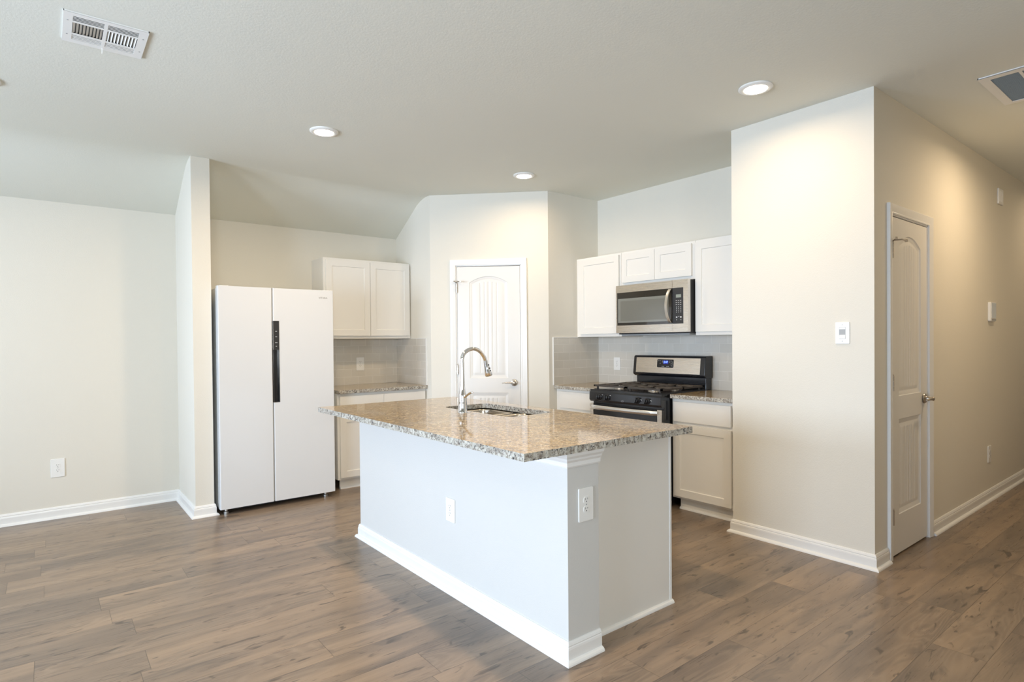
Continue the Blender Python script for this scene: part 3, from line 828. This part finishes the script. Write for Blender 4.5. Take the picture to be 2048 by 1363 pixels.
b = BM(); box(b, .012, SM-.001, G+.0025, G+.012, 1.452, 1.744); obj('door_glass', b, simple('dark_glass', (.02,.018,.016), .06, spec=.8), md)
b = BM(); box(b, .022, .570, G+.0015, G+.004, 1.476, 1.690); dw = obj('door_window', b, WIN, md)
b = BM(); box(b, .052, .566, G+.0008, G+.002, 1.492, 1.668); obj('window_screen', b, simple('microwave_screen', (.155,.155,.135), .16, spec=.7), dw)
b = BM(); box(b, SM+.001, .714, G+.0015, G+.012, 1.452, 1.744); kpd = obj('keypad', b, BLKM, mp)
b = BM(); box(b, .643, .692, G+.0005, G+.002, 1.664, 1.690); obj('display_window', b, simple('lcd', (.28,.31,.27), .3), kpd)
def key(x0, x1, z0, z1):
    b = BM(); box(b, x0, x1, G+.0008, G+.002, z0, z1); obj('keypad_mark', b, WTXT, kpd)
for r_ in range(3):
    for c_ in range(3): key(.647+c_*.0205-.006, .647+c_*.0205+.005, 1.640-r_*.016-.002, 1.640-r_*.016+.002)
for r_ in range(4):
    for c_ in range(3): key(.648+c_*.0205-.002, .648+c_*.0205+.002, 1.588-r_*.014-.003, 1.588-r_*.014+.003)
for c_ in (0,2): key(.648+c_*.0205-.006, .648+c_*.0205+.006, 1.500, 1.510); key(.648+c_*.0205-.003, .648+c_*.0205+.003, 1.481, 1.486)
key(.664, .674, 1.510, 1.512)
b = BM(); N = 18; rows = []
for i in range(N+1):
    z_ = 1.462+.276*i/N; u = 2*i/N-1; o_ = -.006-.040*(1-u*u)**.8
    rows.append([b.verts.new((.590+dx-.012*(1-u*u), G+o_+dy, z_)) for dx,dy in ((-.014,.004),(-.012,-.004),(.010,-.006),(.013,0),(.010,.006),(-.010,.008))])
for A,B in zip(rows, rows[1:]):
    for j in range(6): b.faces.new((A[j], A[(j+1)%6], B[(j+1)%6], B[j]))
b.faces.new(rows[0]); b.faces.new(rows[-1]); bmesh.ops.recalc_face_normals(b, faces=b.faces)
obj('door_handle', b, SILV, md, smooth=True)
# faint oval emblem on the upper frame of the microwave, and a small one on the range
def emblem(parent, x, y, z, sc, mat):
    b = BM(); pts = []
    for k in range(26):
        a = 2*PI*k/22; r_ = 1-.012*k; pts.append((x+sc*r_*math.cos(a+.5), y, z+sc*.42*r_*math.sin(a+.5)))
    ringtube(b, pts, sc*.05, 5); ringtube(b, [(x-sc*.45,y,z+sc*.1),(x-sc*.2,y,z-sc*.12),(x,y,z+sc*.1),(x+sc*.2,y,z-sc*.12),(x+sc*.45,y,z+sc*.12)], sc*.045, 5)
    obj('emblem', b, mat, parent)
emblem(md, .355, G-.0004, 1.776, .022, SILV)
emblem(kp, .375, F-.0015, .818, .016, GREYP)

# ------------------------------------------------------------------ electrical devices
def outlet(label, loc, rz, w=.084, h=.134):
    t = thing('wall_outlet', label, 'outlet', loc, rz, 'duplex wall outlets')
    b = BM(); pr = rrect(-w/2, w/2, -h/2, h/2, .005, 3)
    prism(b, pr, -.0062, -.0002, 'y'); obj('cover_plate', b, PLAST, t, .0022)
    for s_ in (-1, 1):
        b = BM(); zc = s_*.0195; pr = []
        for k in range(24):
            a = 2*PI*k/24; pr.append((.0172*math.cos(a), zc+max(-.0135,min(.0135,.0172*math.sin(a)))))
        prism(b, pr, -.0078, -.005, 'y'); rc = obj('receptacle', b, PLAST, t)
        b = BM(); box(b, -.0075, -.0055, -.0082, -.007, zc+.0005, zc+.0085); box(b, .0055, .0075, -.0082, -.007, zc+.0015, zc+.0085)
        lathe(b, [(.0024,-.0082),(.0024,-.007)], 10, 0, 0, zc-.0065, axis='y'); obj('slot', b, DARK, rc)
    b = BM(); lathe(b, [(.0030,-.0074),(.0030,-.006)], 10, 0, 0, 0, axis='y'); obj('screw', b, GREYP, t)
outlet('white wall outlet low on the left wall', (.056,YL,.384), 0, .086, .140)
outlet('white wall outlet on the long side of the island', (IX0,2.636,.434), -PI/2, .084, .124)
outlet('white wall outlet on the short end of the island', (1.766,IY0,.635), 0, .086, .140)
outlet('white outlet on the tile backsplash beside the refrigerator', (2.514,YL-.009,1.103), 0, .084, .134)
outlet('white outlet on the tile backsplash left of the gas range', (XS-.009,3.918,1.090), -PI/2, .082, .124)
outlet('white wall outlet low on the hallway wall', (5.992,YH,.372), 0, .086, .135)
t = thing('light_switch', 'white rocker light switch on the bright right wall', 'light switch', (XW,1.514,1.352), -PI/2)
b = BM(); prism(b, rrect(-.040,.040,-.064,.064,.005,3), -.0062, -.0002, 'y'); obj('cover_plate', b, PLAST, t, .0022)
b = BM(); prism(b, [(-.0095,-.033),(-.0055,.0),(-.0075,.033),(-.004,.033),(-.004,-.033)], -.0165, .0165, 'x'); obj('rocker', b, PLAST, t)
b = BM(); box(b, -.0178, .0178, -.0068, -.006, -.0345, .0345); obj('rocker_gap', b, GREYP, t)
for z in (-.048,.048):
    b = BM(); lathe(b, [(.0028,-.0074),(.0028,-.006)], 10, 0, 0, z, axis='y'); obj('screw', b, GREYP, t)
t = thing('thermostat', 'white thermostat with pale display on the hallway wall', 'thermostat', (6.035,YH,1.525), 0)
b = BM(); prism(b, rrect(-.078,.078,-.078,.078,.012,4), -.020, -.0002, 'y'); obj('housing', b, PLAST, t, .003)
b = BM(); box(b, -.050, .074, -.0215, -.019, -.052, .070); obj('display_window', b, simple('thermostat_display', (.62,.68,.74), .12), t)
b = BM(); box(b, -.050, .074, -.0212, -.019, -.072, -.056); obj('button_strip', b, GREYP, t)
t = thing('door_chime', 'small white chime box high on the hallway wall', 'door chime', (6.30,YH,2.495), 0)
b = BM(); box(b, -.07, .07, -.014, -.0003, -.065, .065); obj('housing', b, PLAST, t, .004)
b = BM()
for k in range(4): box(b, -.052+k*.030, -.038+k*.030, -.0155, -.013, -.045, .045)
obj('front_rib', b, PLAST, t)

# ------------------------------------------------------------------ ceiling lamps
def lamp(label, x, y, power=LAMP_W, r=.092):
    t = thing('recessed_ceiling_light', label, 'ceiling light', (x,y,H), 0, 'round recessed ceiling lights')
    b = BM(); lathe(b, [(r,-.0003),(r,-.006),(r-.006,-.011),(r-.022,-.014),(r-.030,-.010),(.02,-.009)], 40); obj('trim_ring', b, PLAST, t, smooth=True)
    b = BM(); lathe(b, [(.062,-.0095),(.060,-.014),(.045,-.018),(.02,-.020),(.003,-.0205)], 36); obj('lens', b, LENS, t, smooth=True)
    l = bpy.data.lights.new('lamp', 'AREA'); l.shape = 'DISK'; l.size = .12; l.energy = power; l.color = WARM; l.spread = math.radians(170)
    o = bpy.data.objects.new('lamp', l); COL.objects.link(o); o.parent = t; o.location = (0,0,-.024)
    return t
lamp('lit recessed ceiling light above the refrigerator side of the island', 1.483, 3.889, 20.0)
lamp('lit recessed ceiling light farthest back, near the pantry door', 3.231, 3.898, 8.0)
lamp('lit recessed ceiling light nearest the bright right wall', 3.168, 1.762, 8.0)
lamp('recessed ceiling light at the far left edge of the view', -.262, 4.205, 5.0)
lamp('recessed ceiling light nearest the camera, above the near end of the island', 1.45, 1.70, 24.0)
lamp('recessed ceiling light in the hallway beside the return grille', 5.05, .66, LAMP_W*1.2)
lamp('added fill light, recessed at the far end of the hallway', 7.3, .72, LAMP_W*.35)  # unseen lamp added to brighten the lower hallway wall
lamp('added recessed ceiling light behind the camera, for warm fill', -.9, 1.2, 5.0)  # unseen lamp added as warm fill

# supply register near the top left
t = thing('supply_register', 'white louvered air register on the ceiling, upper left', 'air vent', (.076,3.128,H))
w = .312; b = BM()
def hole_frame(b, X, Y, holes, z0, z1):
    """plate 0..X,0..Y with rectangular holes, made of strips"""
    xs = sorted({0,X}|{h[0] for h in holes}|{h[1] for h in holes}); ys = sorted({0,Y}|{h[2] for h in holes}|{h[3] for h in holes})
    for xa,xb in zip(xs,xs[1:]):
        for ya,yb_ in zip(ys,ys[1:]):
            cx, cy = (xa+xb)/2, (ya+yb_)/2
            if not any(h[0] < cx < h[1] and h[2] < cy < h[3] for h in holes): box(b, xa, xb, ya, yb_, z0, z1)
    bmesh.ops.remove_doubles(b, verts=b.verts, dist=1e-5)
cols = ((.034,.146),(.160,.276)); rws = ((.030,.080),(.092,.202),(.214,.272))
hole_frame(b, w, w-.003, [(a,c,d,e) for a,c in cols for d,e in rws], -.008, -.0065)
for e in ((0,w,0,.003),(0,w,w-.006,w-.003),(0,.003,0,w-.003),(w-.003,w,0,w-.003)): box(b, *e, -.0075, -.0003)
obj('register_frame', b, TRIM, t)
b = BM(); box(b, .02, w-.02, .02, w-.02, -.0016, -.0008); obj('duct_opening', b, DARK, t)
def slat(b, x0, x1, y0, y1, tilt, along):
    th = .0008
    if along == 'x':
        p_ = [(y0,-.0075),(y1,-.0075+tilt)]; prism(b, [(p_[0][0],p_[0][1]),(p_[1][0],p_[1][1]),(p_[1][0],p_[1][1]+th),(p_[0][0],p_[0][1]+th)], x0, x1, 'x')
    else:
        prism(b, [(x0,-.0075),(x1,-.0075+tilt),(x1,-.0075+tilt+th),(x0,-.0075+th)], y0, y1, 'y')
for ci,(a,c) in enumerate(cols):
    b = BM()
    for k in range(4): y_0 = rws[0][0]+.008+k*.0125; slat(b, a, c, y_0, y_0+.0045, .0, 'x')
    for k in range(9):
        x_0 = a+.002+k*(c-a)/9
        if ci == 0: slat(b, x_0, x_0+.0085, rws[1][0], rws[1][1], .0055, 'y')
        else: prism(b, [(x_0,-.0022),(x_0+.0075,-.0078),(x_0+.0075,-.0070),(x_0,-.0014)], rws[1][0], rws[1][1], 'y')
    for k in range(4): y_0 = rws[2][0]+.001+k*.0145; slat(b, a, c, y_0, y_0+.0135, .0015, 'x')
    obj('louver_set', b, TRIM, t)
b = BM(); ringtube(b, [(.153,.288,-.008),(.153,.292,-.020),(.153,.300,-.030)], .0022, 8); obj('damper_lever', b, PLAST, t)
for x in (.016, w-.016):
    for y in (.08, .225):
        b = BM(); lathe(b, [(.0035,-.0092),(.0035,-.008)], 10, x, y, 0); obj('screw', b, GREYP, t)
# return grille at the right edge
t = thing('return_grille', 'large louvered return air grille on the ceiling at right edge', 'air vent', (4.045,.355,H))
GX, GY = .573, .603; b = BM()
cells = [(.048,GX-.040,.035+k*.1345,.035+k*.1345+.120) for k in range(4)]
hole_frame(b, GX, GY, cells, -.009, -.006)
for e in ((0,GX,0,.004),(0,GX,GY-.004,GY),(0,.004,0,GY),(GX-.004,GX,0,GY)): box(b, *e, -.0085, -.0003)
obj('grille_frame', b, TRIM, t)
b = BM(); box(b, .03, GX-.03, .02, GY-.02, -.0016, -.0008); obj('filter_mesh', b, simple('filter', (.13,.135,.12), .9), t)
LV = simple('grille_louver_paint', (.42,.43,.40), .5)
for (a,c,d,e) in cells:
    b = BM(); k = a
    while k < c-.006:
        prism(b, [(k,-.0085),(k+.0055,-.003),(k+.0055,-.0022),(k,-.0077)], d, e, 'y'); k += .0098
    obj('louver_set', b, LV, t)
